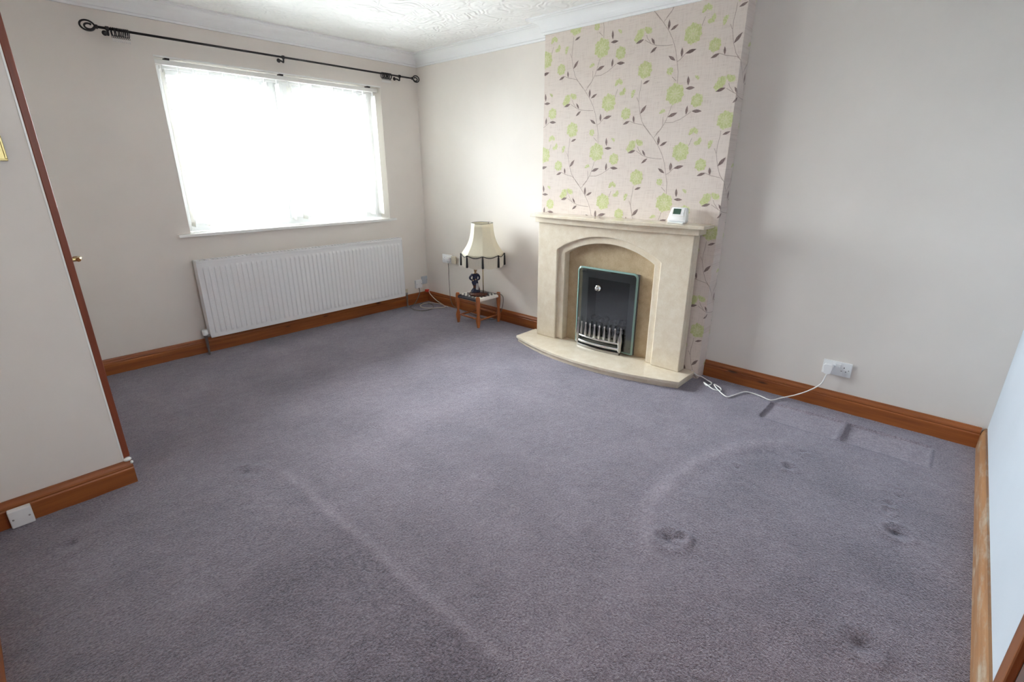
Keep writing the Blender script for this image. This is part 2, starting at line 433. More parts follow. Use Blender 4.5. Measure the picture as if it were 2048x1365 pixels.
bm = BM(); box(bm, LX-0.2, NX, -PN, 0, -0.05, H); struct('wall_stairs', bm, 'cream')
# chimney breast, papered, with the fire opening
bm = BM(); FY0, FY1, FZ = -2.585, -2.165, 0.60
box(bm, CX, 0, CY2, FY0, -0.05, H); box(bm, CX, 0, FY1, CY1, -0.05, H)
box(bm, CX, 0, FY0, FY1, FZ, H); box(bm, CX, 0, FY0, FY1, -0.05, 0.05)
chim = struct('wall_chimney', bm, 'paper')

# wallpaper print (flat): repeating half-drop design on the chimney breast
FL=[
 (-0.2200,0.1580,0.0540),
 (0.0000,0.0000,0.0640),
 (-0.0480,0.1320,0.0245),
 (-0.2830,0.0250,0.0300),
 (0.1460,-0.0480,0.0410),
 (-0.3370,-0.0910,0.0395),
 (-0.0700,-0.1040,0.0255),
 (0.1270,0.0720,0.0205),
 (0.0770,-0.3390,0.0595),
 (0.1470,-0.2290,0.0320),
 (0.1760,-0.2750,0.0305),
 (-0.2530,-0.3140,0.0630),
 (-0.2280,-0.2960,0.0440),
]
LV=[
 (-0.2260,0.0780,-0.1810,0.0950),
 (0.0800,0.0400,0.0750,0.0930),
 (0.0660,0.0240,0.1240,0.0240),
 (-0.2300,-0.0980,-0.1890,-0.0490),
 (-0.2730,-0.1490,-0.2790,-0.1060),
 (-0.3040,-0.1380,-0.3540,-0.1570),
 (-0.0340,-0.1300,0.0280,-0.1080),
 (0.0860,-0.1240,0.0890,-0.0730),
 (0.1210,-0.1060,0.1830,-0.1100),
 (-0.0820,-0.2950,-0.0820,-0.2400),
 (-0.0690,-0.3000,-0.0210,-0.2750),
 (-0.2450,-0.3230,-0.3000,-0.3390),
 (-0.1680,-0.3600,-0.1930,-0.3220),
 (-0.1510,-0.3760,-0.1930,-0.4070),
 (-0.0200,-0.4680,-0.0670,-0.4370),
 (0.0190,-0.4540,0.0170,-0.4030),
 (0.0420,-0.4380,0.1070,-0.4230),
]
ST=[
 [(-0.2390,0.1010),(-0.2400,0.0670),(-0.2480,0.0170),(-0.2470,-0.0320),(-0.2320,-0.0960),(-0.2100,-0.1510),(-0.1740,-0.1950),(-0.1410,-0.2310)],
 [(-0.2630,0.0020),(-0.2500,-0.0250)],
 [(-0.3040,-0.1380),(-0.2680,-0.1530),(-0.2040,-0.1670)],
 [(-0.0140,-0.0640),(-0.0280,-0.1100),(-0.0460,-0.1560),(-0.0670,-0.1900),(-0.1040,-0.2270)],
 [(-0.0660,-0.1280),(-0.0620,-0.1760)],
 [(-0.0460,-0.1620),(0.0020,-0.1630),(0.0500,-0.1480),(0.0880,-0.1270),(0.1170,-0.1080)],
 [(-0.0310,0.0990),(-0.0010,0.0720)],
 [(-0.2020,-0.1670),(-0.1650,-0.2010),(-0.1220,-0.2490),(-0.0790,-0.3020),(-0.0490,-0.3510),(-0.0240,-0.4090),(-0.0080,-0.4770),(0.0060,-0.5320),(0.0090,-0.5990)],
 [(-0.0610,-0.1740),(-0.0740,-0.2010),(-0.1180,-0.2470)],
 [(-0.0460,-0.3800),(-0.0880,-0.3780),(-0.1520,-0.3690),(-0.1920,-0.3540),(-0.2380,-0.3270)],
 [(-0.1920,-0.3540),(-0.2220,-0.3180),(-0.2300,-0.3000)],
 [(-0.0080,-0.4770),(0.0130,-0.4660),(0.0270,-0.4520),(0.0450,-0.4360)],
 [(0.1400,-0.2620),(0.1250,-0.3060)],
]

UO, VO, DU, DV, DROP = 2.727, 1.824, 0.5535, 0.655, 0.3265
U0, U1, U2, V0, V1 = -CY1, -CY2, -CY2-CX, 0.0, H-0.095
pv, pf, pm = [], [], []
def clip(poly, ax, lim, keep_less):
    out = []
    for i in range(len(poly)):
        a, b = poly[i-1], poly[i]
        ia = a[ax] <= lim if keep_less else a[ax] >= lim; ib = b[ax] <= lim if keep_less else b[ax] >= lim
        if ia != ib:
            t = (lim-a[ax])/(b[ax]-a[ax]); out.append((a[0]+t*(b[0]-a[0]), a[1]+t*(b[1]-a[1])))
        if ib: out.append(b)
    return out
def emit(poly, mi, lay):
    cu, cv = sum(p[0] for p in poly)/len(poly), sum(p[1] for p in poly)/len(poly)
    if 1.76 < cu < 2.98 and cv < 0.96: return          # behind the surround
    e = 0.0004+0.0002*lay
    for a, b, fn in ((U0, U1, lambda u, v: (CX-e, -u, v)), (U1, U2, lambda u, v: (CX+(u-U1), CY2-e, v))):
        q = poly
        for ax, lim, ls in ((0, a, False), (0, b, True), (1, V0, False), (1, V1, True)):
            q = clip(q, ax, lim, ls)
            if len(q) < 3: break
        if len(q) >= 3:
            k = len(pv); pv.extend(fn(*p) for p in q); pf.append(list(range(k, k+len(q)))); pm.append(mi)
def petal(cx, cy, a, r0, r1, w, mi, lay=1):
    d = (math.cos(a), math.sin(a)); n = (-d[1], d[0]); P = []
    for t, ww in ((0, .25), (.35, .7), (.7, 1), (.9, .7), (1, .2)): P.append((r0+(r1-r0)*t, w*ww))
    poly = [(cx+d[0]*r+n[0]*x, cy+d[1]*r+n[1]*x) for r, x in P]+[(cx+d[0]*r-n[0]*x, cy+d[1]*r-n[1]*x) for r, x in reversed(P)]
    emit(poly, mi, lay)
def flower(cx, cy, r, a0=0, a1=2*PI):
    full = a1-a0 > 6; n = max(5, int(round((20 if r > .03 else 14)*(a1-a0)/(2*PI))))
    for k in range(n):
        a = a0+(a1-a0)*((k+0.5)/n); q = r*(0.93+0.07*((k*7) % 3-1))
        petal(cx, cy, a, 0.12*r, q, 0.19*r, 0 if k % 2 else 1, 1+(k % 2))
    if full and r > .03:
        for k in range(9): petal(cx, cy, 2*PI*k/9+.2, 0.05*r, 0.52*r, 0.10*r, 1, 3)
SPAN = {3: (1.3, 4.2), 6: (0.4, 3.3), 7: (-0.6, 2.2), 9: (-0.3, 3.6), 10: (-2.6, 0.9), 11: (1.5, 3.6), 12: (0.2, 2.0)}
for i in range(-3, 4):
    for j in range(-5, 6):
        ou, ov = UO+i*DU, VO-i*DROP+j*DV
        if ou < U0-.5 or ou > U2+.5 or ov < V0-.7 or ov > V1+.8: continue
        for path in ST:
            for (a, b), (c, d) in zip(path, path[1:]):
                ln = math.hypot(c-a, d-b) or 1; nx_, ny_ = -(d-b)/ln*.0016, (c-a)/ln*.0016
                emit([(ou+a+nx_, ov+b+ny_), (ou+c+nx_, ov+d+ny_), (ou+c-nx_, ov+d-ny_), (ou+a-nx_, ov+b-ny_)], 3, 0)
        for k, (x, y, r) in enumerate(FL): flower(ou+x, ov+y, r, *SPAN.get(k, (0, 2*PI)))
        for (a, b, c, d) in LV:
            ln = math.hypot(c-a, d-b); dx, dy = (c-a)/ln, (d-b)/ln
            prof = [(0, .05), (.18, .55), (.42, 1), (.65, .85), (.85, .4), (1, .03)]
            w_ = ln*.155
            emit([(ou+a+dx*ln*t-dy*w_*s_, ov+b+dy*ln*t+dx*w_*s_) for t, s_ in prof]+[(ou+a+dx*ln*t+dy*w_*s_, ov+b+dy*ln*t-dx*w_*s_) for t, s_ in reversed(prof)], 2, 4)
me = bpy.data.meshes.new('wallpaper_print'); me.from_pydata(pv, [], pf)
for n_ in ('ink_green', 'ink_pale', 'ink_leaf', 'ink_stem'): me.materials.append(M[n_])
me.polygons.foreach_set('material_index', pm)
wp = bpy.data.objects.new('wallpaper_print', me); COL.objects.link(wp); wp.parent = chim
wp['label'] = 'green flowers and brown leaves printed on beige wallpaper'

# coving all round the room
cp = [(0, H-.1), (.012, H-.1), (.014, H-.088)]+[(.022+.066*(1-math.cos(a)), H-.084+.066*math.sin(a)) for a in np.linspace(0, PI/2, 9)]+[(.092, H-.013), (.104, H-.012), (.104, H), (0, H)]
bm = BM(); sweep(bm, [(NX, 0), (0, 0), (0, CY1), (CX, CY1), (CX, CY2), (0, CY2), (0, -L), (LX, -L), (LX, -PN), (NX, -PN)], cp, closed=True)
struct('trim_1', bm, 'coving')
# skirting boards
sk = [(0, 0), (.020, 0), (.020, .074), (.0165, .080), (.0185, .086), (.0165, .094), (.010, .104), (.0075, .113), (0, .113)]
def skirting(name, path, m_):
    bm = BM(); sweep(bm, path, [(a, z-0.004 if z == 0 else z) for a, z in sk]); return struct(name, bm, m_)
def mitre(path_all, i, m_, name):   # one board of a continuous run
    bm = BM(); N = len(path_all); b2 = BM(); sweep(b2, path_all, sk)
    return b2
skirting('baseboard_window', [(NX, 0), (-0.0, 0)], 'pine_x')
skirting('baseboard_right_far', [(0, -0.0205), (0, CY1)], 'pine_y')
skirting('baseboard_right_near', [(0, CY2-0.002), (0, -L+0.0205)], 'pine_y')
skirting('baseboard_near', [(0, -L), (-1.875, -L)], 'pine_worn')
skirting('baseboard_left', [(LX, -L), (LX, -PN-0.0205)], 'pine_y')
skirting('baseboard_stairs', [(LX, -PN), (NX+0.024, -PN)], 'pine_x')

# window: frame, mullion, panes, sill
bm = BM(); wy0, wy1 = 0.145, 0.205; fwid = 0.055
XM = -1.30
box(bm, WX1, WX1+fwid, wy0, wy1, WZ1, WZ2, .004); box(bm, WX2-fwid, WX2, wy0, wy1, WZ1, WZ2, .004)
box(bm, WX1+fwid, WX2-fwid, wy0, wy1, WZ2-fwid, WZ2, .004); box(bm, WX1+fwid, WX2-fwid, wy0, wy1, WZ1, WZ1+fwid, .004)
win = struct('window_1', bm, 'upvc')
bm = BM(); box(bm, XM-.04, XM+.04, wy0, wy1, WZ1+fwid, WZ2-fwid, .004); link('mullion', bm, 'upvc', win)
for a, b in ((WX1+fwid, XM-.04), (XM+.04, WX2-fwid)):
    bm = BM(); s_ = .035
    box(bm, a, a+s_, wy0+.004, wy1-.01, WZ1+fwid, WZ2-fwid, .003); box(bm, b-s_, b, wy0+.004, wy1-.01, WZ1+fwid, WZ2-fwid, .003)
    box(bm, a+s_, b-s_, wy0+.004, wy1-.01, WZ2-fwid-s_, WZ2-fwid, .003); box(bm, a+s_, b-s_, wy0+.004, wy1-.01, WZ1+fwid, WZ1+fwid+s_, .003)
    link('sash', bm, 'upvc', win)
    bm = BM(); box(bm, a+s_-.005, b-s_+.005, .172, .178, WZ1+fwid+s_-.005, WZ2-fwid-s_+.005); link('pane', bm, 'glass', win)
bm = BM(); prism(bm, [(WX1-.085, -.032), (WX2+.06, -.032), (WX2+.06, -.001), (WX2, -.001), (WX2, .15), (WX1, .15), (WX1, -.001), (WX1-.085, -.001)], WZ1-.022, WZ1, axis=2, bev=.003); link('window_sill', bm, 'gloss', win)
bm = BM(); box(bm, WX1-.004, WX2+.004, -.003, .010, WZ2-.006, WZ2+.004, .001); link('plaster_bead', bm, 'gloss', win)
# outside ground
bm = BM(); box(bm, -60, 60, -60, 60, -0.6, -0.5); g_ = struct('ground', bm, paint('pale_paving', (0.40, 0.40, 0.39), 0.9))

# door in the stairs wall, seen edge-on behind the nib
dr = BM(); ax0, ax1 = NX, NX+0.024
box(dr, ax0, ax1, -PN, -PN+.065, .128, 2.12, .003); box(dr, ax0, ax1, -.765, -.70, 0.0, 2.12, .003); box(dr, ax0, ax1, -PN+.065, -.765, 2.055, 2.12, .003)
door = struct('door_1', dr, 'mahogany_z')
bm = BM(); box(bm, NX-.007, NX-.0005, -PN-.0035, -PN, .118, 2.30, .001); link('paint_edge', bm, 'gloss', door)
bm = BM(); box(bm, NX+.001, NX+.010, -PN+.067, -.767, .006, 2.053, .002); lf = link('door_leaf', bm, 'mahogany_z', door)
for (a, b, c, d) in ((-1.47, -1.21, 1.15, 1.95), (-1.11, -.87, 1.15, 1.95), (-1.47, -1.21, .2, .95), (-1.11, -.87, .2, .95)):
    bm = BM(); box(bm, NX+.010, NX+.017, a, b, c, d, .005); link('door_panel', bm, 'mahogany_z', lf)
bm = BM(); box(bm, NX+.010, NX+.015, -1.535, -1.495, .90, 1.08, .002)
tube(bm, [(NX+.014, -1.515, 1.012), (NX+.050, -1.515, 1.012)], .008, 10)
tube(bm, [(NX+.054, -1.527, 1.012), (NX+.062, -1.49, 1.013), (NX+.060, -1.43, 1.009), (NX+.055, -1.40, 1.005)], [.009, .009, .007, .006], 10, smooth_path=4)
hd = link('door_handle', bm, 'brass', door, smooth=True, angle=40); hd['label'] = 'brass lever handle'
# chipped white filler left on the corner between the architrave and the board
bm = BM(); ball(bm, (NX+.010, -PN-.010, .121), .016, sub=2, sc=(1, .7, .6)); ball(bm, (NX+.022, -PN-.016, .105), .008, sub=2, sc=(.8, .7, 1)); link('filler', bm, 'gloss', door)
# door casing in the near wall; leaf unseen, its panes added for fill light
bm = BM(); box(bm, -1.945, -1.878, -L, -L+.018, 0, 2.10, .004); box(bm, -2.765, -2.70, -L, -L+.018, 0, 2.10, .004); box(bm, -2.70, -1.945, -L, -L+.018, 2.035, 2.10, .004)
d2 = struct('door_2', bm, timber('brown_casing', 2, (0.16, .055, .02), (0.27, .10, .035)))
dy0, dy1 = -L-.050, -L-.010
bm = BM()
box(bm, -2.698, -2.592, dy0, dy1, .006, 2.033, .002); box(bm, -2.052, -1.947, dy0, dy1, .006, 2.033, .002)
box(bm, -2.592, -2.052, dy0, dy1, 1.91, 2.033, .002); box(bm, -2.592, -2.052, dy0, dy1, .84, .96, .002); box(bm, -2.592, -2.052, dy0, dy1, 1.47, 1.56, .002); box(bm, -2.592, -2.052, dy0, dy1, .006, .22, .002)
lf = link('door_leaf', bm, 'pine_z', d2)
for a, b in ((-2.592, -2.362), (-2.282, -2.052)):
    bm = BM(); box(bm, a, b, dy0+.008, dy1-.008, .22, .84, .004); box(bm, a, b, dy0+.008, dy1-.008, .96, 1.47, .004); link('door_panel', bm, 'pine_z', lf)
bm = BM(); box(bm, -2.362, -2.282, dy0, dy1, .22, .84, .002); box(bm, -2.362, -2.282, dy0, dy1, .96, 1.47, .002); box(bm, -2.362, -2.282, dy0, dy1, 1.56, 1.91, .002); link('muntin', bm, 'pine_z', lf)
bm = BM(); box(bm, -2.595, -2.049, -L-.033, -L-.027, 1.555, 1.915); link('pane', bm, 'fill_pane_glass', lf)  # added panes, out of view, that brighten the window wall and radiator
# ------------------------------------------------------------------ things
def part(name, bm, material, parent, label=None, smooth=False, angle=None):
    """a part built in world coordinates under an unrotated Empty (or under another part)"""
    o = link(name, bm, material, parent, smooth, angle)
    if parent.type == 'EMPTY': o.location = -Vector(parent.location)
    if label: o['label'] = label
    return o
def mod_bevel(o, w, seg=2):
    b = o.modifiers.new('bevel', 'BEVEL'); b.width = w; b.segments = seg; b.limit_method = 'ANGLE'; b.angle_limit = math.radians(35); b.harden_normals = False
    return o
def bowed(y0, y1, xb0, xb1, xf0, xf1, bow, n=24):
    """plan outline (x, y): straight back, front edge bowed towards the room"""
    out = [(xb0, y0)]
    for i in range(n+1):
        t = i/n; out.append((xf0+(xf1-xf0)*t-bow*(1-(2*t-1)**2), y0f+(y1f-y0f)*t) if False else (xf0+(xf1-xf0)*t-bow*(1-(2*t-1)**2), y0+(y1-y0)*t))
    out.append((xb1, y1)); return out
def seg_arch(ya, yb, spring, apex, zb, n=28):
    """arched opening outline from foot to foot, in (y, z)"""
    c = (ya+yb)/2; hw = abs(yb-ya)/2; h = apex-spring; R = (hw*hw+h*h)/(2*h)
    pts = [(ya, zb)]
    for i in range(n+1):
        y = ya+(yb-ya)*i/n; pts.append((y, apex-R+math.sqrt(R*R-(y-c)**2)))
    pts.append((yb, zb)); return pts

# --- fireplace surround
HZ = 0.052
fs = thing('fireplace_surround', (-.17, -2.37, 0), 'cream marble fireplace surround with arched opening and bowed mantel shelf', 'fireplace')
SL, SR = -1.737, -3.004
bm = BM(); o_ = seg_arch(-2.793, -1.929, .788, .917, HZ)
prism(bm, [(SR, HZ)]+o_+[(SL, HZ), (SL, .987), (SR, .987)], -.222, -.200, axis=0)
mod_bevel(part('front_panel', bm, 'marble', fs), .006)
bm = BM(); o_ = seg_arch(-2.740, -1.988, .764, .868, HZ)
prism(bm, [(SR+.0, HZ)]+o_+[(SL, HZ), (SL, .987), (SR, .987)], -.200, CX-.012, axis=0)
mod_bevel(part('inner_arch', bm, 'marble', fs), .006)
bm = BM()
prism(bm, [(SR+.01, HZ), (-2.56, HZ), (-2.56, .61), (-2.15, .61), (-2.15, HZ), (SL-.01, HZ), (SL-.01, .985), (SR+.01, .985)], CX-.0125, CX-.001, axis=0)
part('back_panel', bm, 'marble_tan_shade', fs)
bm = BM(); prism(bm, bowed(-1.715, -3.036, CX-.001, CX-.001, -.240, -.240, .028), .987, 1.030, axis=2); mod_bevel(part('mantel_header', bm, 'marble', fs), .003)
bm = BM(); prism(bm, [(CX-.001, -1.668)]+bowed(-1.700, -3.083, CX, CX, -.288, -.288, .034)[1:-1]+[(CX-.001, -3.083)], 1.030, 1.052, axis=2); mod_bevel(part('mantel_shelf', bm, 'marble_polished', fs), .004)
hb = lambda d, e: [(CX-.001, -1.640+e)]+[(-.375-.145*(1-(2*t-1)**2)+d, -1.640+e+(-1.440-2*e)*t) for t in np.linspace(0, 1, 31)]+[(CX-.001, -3.080-e)]
bm = BM(); prism(bm, hb(0, 0), .030, HZ, axis=2); hs = part('hearth_slab', bm, 'marble_polished', fs); mod_bevel(hs, .003)
bm = BM(); prism(bm, hb(.012, -.010), -.004, .030, axis=2); part('hearth_plinth', bm, 'marble', fs)

# --- gas fire
M['pewter'] = mat('pewter_metal', (0.42, 0.41, 0.40), 0.28, 1.0)
M['fire_plate'] = mat('grey_fire_plate', (0.20, 0.19, 0.20), 0.35, 0.6)
M['coal'] = ink('fire_coal', (0.02, 0.02, 0.022), (0.10, 0.10, 0.11), 0.85)
gf = thing('gas_fire', (-.17, -2.36, HZ), 'dark gas fire with glass front, chrome knob and pewter fret', 'gas fire')
GY0, GY1, GZ0, GZ1 = -2.622, -2.108, .066, .680
bm = BM(); gx0, gx1 = -.1375, -.133
box(bm, gx0, gx1, GY0+.012, -2.535, HZ, .668); box(bm, gx0, gx1, -2.175, GY1-.012, HZ, .668); box(bm, gx0, gx1, -2.535, -2.175, .592, .668); box(bm, gx0, gx1, -2.535, -2.175, HZ, HZ+.05)
part('frame_plate', bm, 'fire_plate', gf)
bm = BM(); box(bm, -.012, -.006, -2.535, -2.175, HZ, .594); box(bm, -.133, -.006, -2.543, -2.535, HZ, .594); box(bm, -.133, -.006, -2.175, -2.167, HZ, .594); box(bm, -.133, -.006, -2.543, -2.167, .588, .596); box(bm, -.133, -.006, -2.543, -2.167, HZ, HZ+.006)
part('firebox', bm, 'black', gf)
def rrect(y0, y1, z0, z1, r, n=5):
    P = []
    for cy_, cz_, a in ((y1-r, z1-r, 0), (y0+r, z1-r, 90), (y0+r, z0+r*.3, 180), (y1-r, z0+r*.3, 270)):
        rr = r if a < 180 else r*.3
        cy2 = cy_ if a < 180 else (y0+rr if a == 180 else y1-rr)
        for i in range(n+1):
            t = math.radians(a+90*i/n); P.append((cy2+rr*math.cos(t), cz_+rr*math.sin(t)))
    return P
bm = BM(); outer = rrect(GY0, GY1, GZ0, GZ1, .035); inner = rrect(GY0+.012, GY1-.012, GZ0+.012, GZ1-.012, .026)
# bevelled rim: thick edge band plus bevel down to the pane
def ringband(bm, A, xa, B, xb):
    va = [bm.verts.new((xa, *p)) for p in A]; vb = [bm.verts.new((xb, *p)) for p in B]; n = len(A)
    for i in range(n): bm.faces.new([va[i], va[(i+1) % n], vb[(i+1) % n], vb[i]]).smooth = True
ringband(bm, outer, -.176, outer, -.182); ringband(bm, outer, -.182, inner, -.187); ringband(bm, inner, -.176, outer, -.176); ringband(bm, inner, -.187, inner, -.176)
part('glass_rim', bm, 'glass_edge', gf, 'green tinted bevelled glass edge')
bm = BM(); prism(bm, inner, -.1865, -.1805, axis=0); part('glass_front', bm, 'fire_glass', gf)
for (y_, z_) in ((GY0+.04, GZ0+.04), (GY1-.04, GZ0+.04), (GY0+.04, GZ1-.04), (GY1-.04, GZ1-.04)):
    bm = BM(); tube(bm, [(-.138, y_, z_), (-.1795, y_, z_)], .007, 10); part('standoff', bm, 'fire_plate', gf)
bm = BM(); lathe(bm, [(.025, -.1868), (.026, -.193), (.021, -.201), (.013, -.206), (.015, -.217), (.010, -.223), (.0, -.224)], (0, -2.302, .532), 20, axis=0); part('knob', bm, 'chrome', gf, 'round chrome control knob', smooth=True)
# fret
bars = 8
bow_x = lambda y: -.205-.028*(1-((y+2.34)/.205)**2)
ys = np.linspace(-2.150, -2.530, 15)
for z_, r_ in ((.142, .0085), (.098, .011)):
    bm = BM(); tube(bm, [(bow_x(y), y, z_) for y in ys], r_, 8); part('fret_rail', bm, 'chrome' if z_ < .1 or True else 'pewter', gf, smooth=True)
bm = BM(); P_ = [(bow_x(y)-.006, y) for y in ys]+[(-.188, ys[-1]), (-.188, ys[0])]; prism(bm, P_, HZ, .072, axis=2); mod_bevel(part('fret_plinth', bm, 'pewter', gf), .003)
for k in range(bars):
    y = -2.190-(2.490-2.190)*k/(bars-1); bm = BM()
    lathe(bm, [(.004, .142), (.0085, .150), (.0115, .170), (.0100, .195), (.0055, .225), (.0042, .240), (.0065, .247), (.0055, .256), (0, .259)], (bow_x(y), y, 0), 10); part('fret_bar', bm, 'pewter', gf, smooth=True)
for y, zt in ((-2.150, .285), (-2.530, .272)):
    bm = BM(); lathe(bm, [(.010, .072), (.016, .085), (.013, .11), (.017, .145), (.0185, .165), (.012, .20), (.007, .225), (.009, .238), (.004, .250), (.006, zt-.012), (0, zt)], (bow_x(y), y, 0), 12); part('fret_post', bm, 'pewter', gf, smooth=True)
random.seed(11)
for k in range(16):
    y = -2.19-(k % 8)*.044+random.uniform(-.008, .008); zc = .20+.055*(k//8)+random.uniform(-.012, .012); xx = -.085+.022*(k//8)
    bm = BM(); ball(bm, (xx, y, zc), .028, sub=2, sc=(random.uniform(.8, 1.1), random.uniform(.8, 1.1), random.uniform(.7, 1)))
    for q in bm.verts: q.co += Vector((random.uniform(-1, 1), random.uniform(-1, 1), random.uniform(-1, 1)))*.003
    part('coal', bm, 'coal', gf)
bm = BM(); box(bm, -.130, -.015, -2.530, -2.180, HZ+.006, .180, .004); part('coal_bed', bm, 'coal', gf)

# --- programmable thermostat standing on the shelf
M['lcd'] = mat('green_lcd', (0.045, 0.10, 0.07), 0.25)
th = thing('room_thermostat', (-.20, -2.868, 1.052), 'white room thermostat with green screen standing on the mantel shelf', 'thermostat')
tm = Matrix.Rotation(math.radians(18), 4, 'Y')
def tpart(name, fn, material, parent=th, label=None):
    b = BM(); fn(b)
    for q in b.verts: q.co = tm @ q.co
    o = link(name, b, material, parent)
    if label: o['label'] = label
    return o
def body_(b):
    box(b, -.018, .016, -.064, .064, .006, .100, .012, 3)
    for q in b.verts: q.co.y *= 1.08-.26*max(0, (q.co.z-.006)/.094)
bd = tpart('body', body_, 'plastic')
for p in bd.data.polygons: p.use_smooth = True
bd.data.set_sharp_from_angle(angle=math.radians(50))
tpart('bezel', lambda b: box(b, -.0200, -.0150, -.040, .040, .046, .092, .0015), 'plastic')
tpart('screen', lambda b: box(b, -.0212, -.0180, -.017, .034, .052, .087, .0008), 'lcd', label='dark green display')
for z_ in (.060, .076): tpart('button', lambda b: box(b, -.0215, -.0190, -.036, -.024, z_-.005, z_+.005, .001), 'plastic')
tpart('slider', lambda b: box(b, -.0210, -.0190, .0360, .0390, .055, .083, .0008), 'cream_plastic')
tpart('flap_line', lambda b: box(b, -.0186, -.0170, -.046, .046, .0395, .0405), 'cream_plastic')
bm = BM(); box(bm, -.030, .040, -.055, .055, 0, .008, .003); link('stand', bm, 'plastic', th)

# --- radiator
RX0, RX1, RZ0, RZ1 = -2.213, -.386, .137, .733
rd = thing('radiator', (-1.3, -.085, RZ0), 'long white ribbed panel radiator under the window', 'radiator')
NR = 46; per = (RX1-RX0-.05)/NR; xs = []
for k in range(NR):
    x0 = RX0+.025+k*per
    xs += [(x0, 0), (x0+.22*per, 0), (x0+.36*per, 1), (x0+.72*per, 1), (x0+.86*per, 0)]
xs = [(RX0, 0), (RX0+.012, 0)]+xs+[(RX1-.025, 0), (RX1-.012, 0), (RX1, 0)]
zs = [(RZ0, 0), (RZ0+.030, 0), (RZ0+.048, 1), (RZ1-.068, 1), (RZ1-.048, 0), (RZ1-.006, 0)]
bm = BM(); grid = [[bm.verts.new((x, -.113-.0065*a*b, z)) for x, a in xs] for z, b in zs]
for i in range(len(zs)-1):
    for j in range(len(xs)-1): bm.faces.new([grid[i][j], grid[i][j+1], grid[i+1][j+1], grid[i+1][j]])
fr_ = part('front_panel', bm, 'radiator', rd); sm_ = fr_.modifiers.new('solid', 'SOLIDIFY'); sm_.thickness = .0015; sm_.offset = -1
bm = BM(); box(bm, RX0, RX1, -.050, -.044, RZ0, RZ1-.012, .002); part('rear_panel', bm, 'radiator', rd)
for xa, xb in ((RX0-.002, RX0+.004), (RX1-.004, RX1+.002)):
    bm = BM(); box(bm, xa, xb, -.116, -.044, RZ0+.02, RZ1, .002); part('end_cheek', bm, 'radiator', rd)
bm = BM(); box(bm, RX0, RX1, -.117, -.112, RZ1-.020, RZ1, .002); box(bm, RX0, RX1, -.048, -.043, RZ1-.016, RZ1, .002)
for k in range(60):
    x = RX0+.015+(RX1-RX0-.03)*k/59; box(bm, x-.005, x+.005, -.112, -.048, RZ1-.006, RZ1-.002)
part('top_grille', bm, 'radiator', rd)
bm = BM()
for k in range(90):
    x = RX0+.03+(RX1-RX0-.06)*k/89; box(bm, x-.002, x+.002, -.110, -.052, RZ0+.03, RZ1-.05)
part('convector_fins', bm, 'radiator', rd)
for x in (-2.0, -.6):
    bm = BM(); box(bm, x-.02, x+.02, -.044, -.001, .25, .65, .002); part('wall_bracket', bm, 'radiator', rd)
bm = BM(); lathe(bm, [(.010, .060), (.0105, .135), (.014, .140), (.014, .158), (.010, .160)], (-2.240, -.080, 0), 12); tube(bm, [(-2.240, -.080, .150), (-2.205, -.080, .150)], .009, 10)
lathe(bm, [(.008, -.004), (.008, .062)], (-2.240, -.080, 0), 12)
vv = part('valve', bm, 'pewter', rd, smooth=True, angle=40)
bm = BM(); lathe(bm, [(.015, .158), (.020, .163), (.0205, .195), (.017, .203), (0, .204)], (-2.240, -.080, 0), 16); part('valve_head', bm, 'plastic', vv, smooth=True, angle=40)
bm = BM(); lathe(bm, [(.008, -.004), (.008, .14), (.012, .145), (.012, .16), (.009, .165)], (-.345, -.080, 0), 12); tube(bm, [(-.345, -.080, .150), (-.392, -.080, .150)], .009, 10)
vv = part('valve', bm, 'pewter', rd, smooth=True, angle=40)
bm = BM(); lathe(bm, [(.014, .164), (.015, .185), (.012, .198), (0, .199)], (-.345, -.080, 0), 14); part('valve_cap', bm, 'cream_plastic', vv, smooth=True, angle=40)

# --- curtain pole
PZ, PY, PX0, PX1 = 2.187, -.085, -2.462, -.125
cpole = thing('curtain_pole', (-1.3, PY, PZ), 'thin dark iron curtain pole with scrolled finials above the window', 'curtain pole')
bm = BM(); tube(bm, [(PX0, PY, PZ), (PX1, PY, PZ)], .0072, 12); part('rod', bm, 'iron', cpole, smooth=True)
for sx, xx in ((-1, PX0), (1, PX1)):
    bm = BM(); tube(bm, [(xx, PY, PZ), (xx+sx*.014, PY, PZ)], .012, 12)
    cx_ = xx+sx*.050; loop = []
    for k in range(26):
        a = PI+2*PI*k/25*1.0; a0 = a if sx > 0 else PI-a
        loop.append((cx_+.036*math.cos(a0), PY, PZ+.027*math.sin(a0)*(1-.25*sx*math.cos(a0)*-1*0)))
    for k in range(1, 14):
        a = PI+2*PI*k/16; a0 = a if sx > 0 else PI-a; f_ = 1-.62*k/14
        loop.append((cx_-sx*.012*(k/14)+.032*f_*math.cos(a0), PY, PZ+.023*f_*math.sin(a0)))
    tube(bm, loop, .0052, 8); ball(bm, loop[-1], .007, sub=2); part('finial', bm, 'iron', cpole, smooth=True)
for xx in (-2.416, -1.335, -.262):
    bm = BM(); lathe(bm, [(.015, -.0005), (.015, -.004), (.009, -.007), (0, -.007)], (xx, 0, PZ-.012), 14, axis=1)
    tube(bm, [(xx, -.004, PZ-.012), (xx, -.045, PZ-.020), (xx, PY+.006, PZ-.034), (xx, PY, PZ-.010)], .006, 8, smooth_path=4)
    lathe(bm, [(.0105, -.008), (.0125, -.008), (.0125, .008), (.0105, .008)], (xx, PY, PZ), 14, axis=0)
    part('bracket', bm, 'iron', cpole, smooth=True, angle=40)
ring0 = None
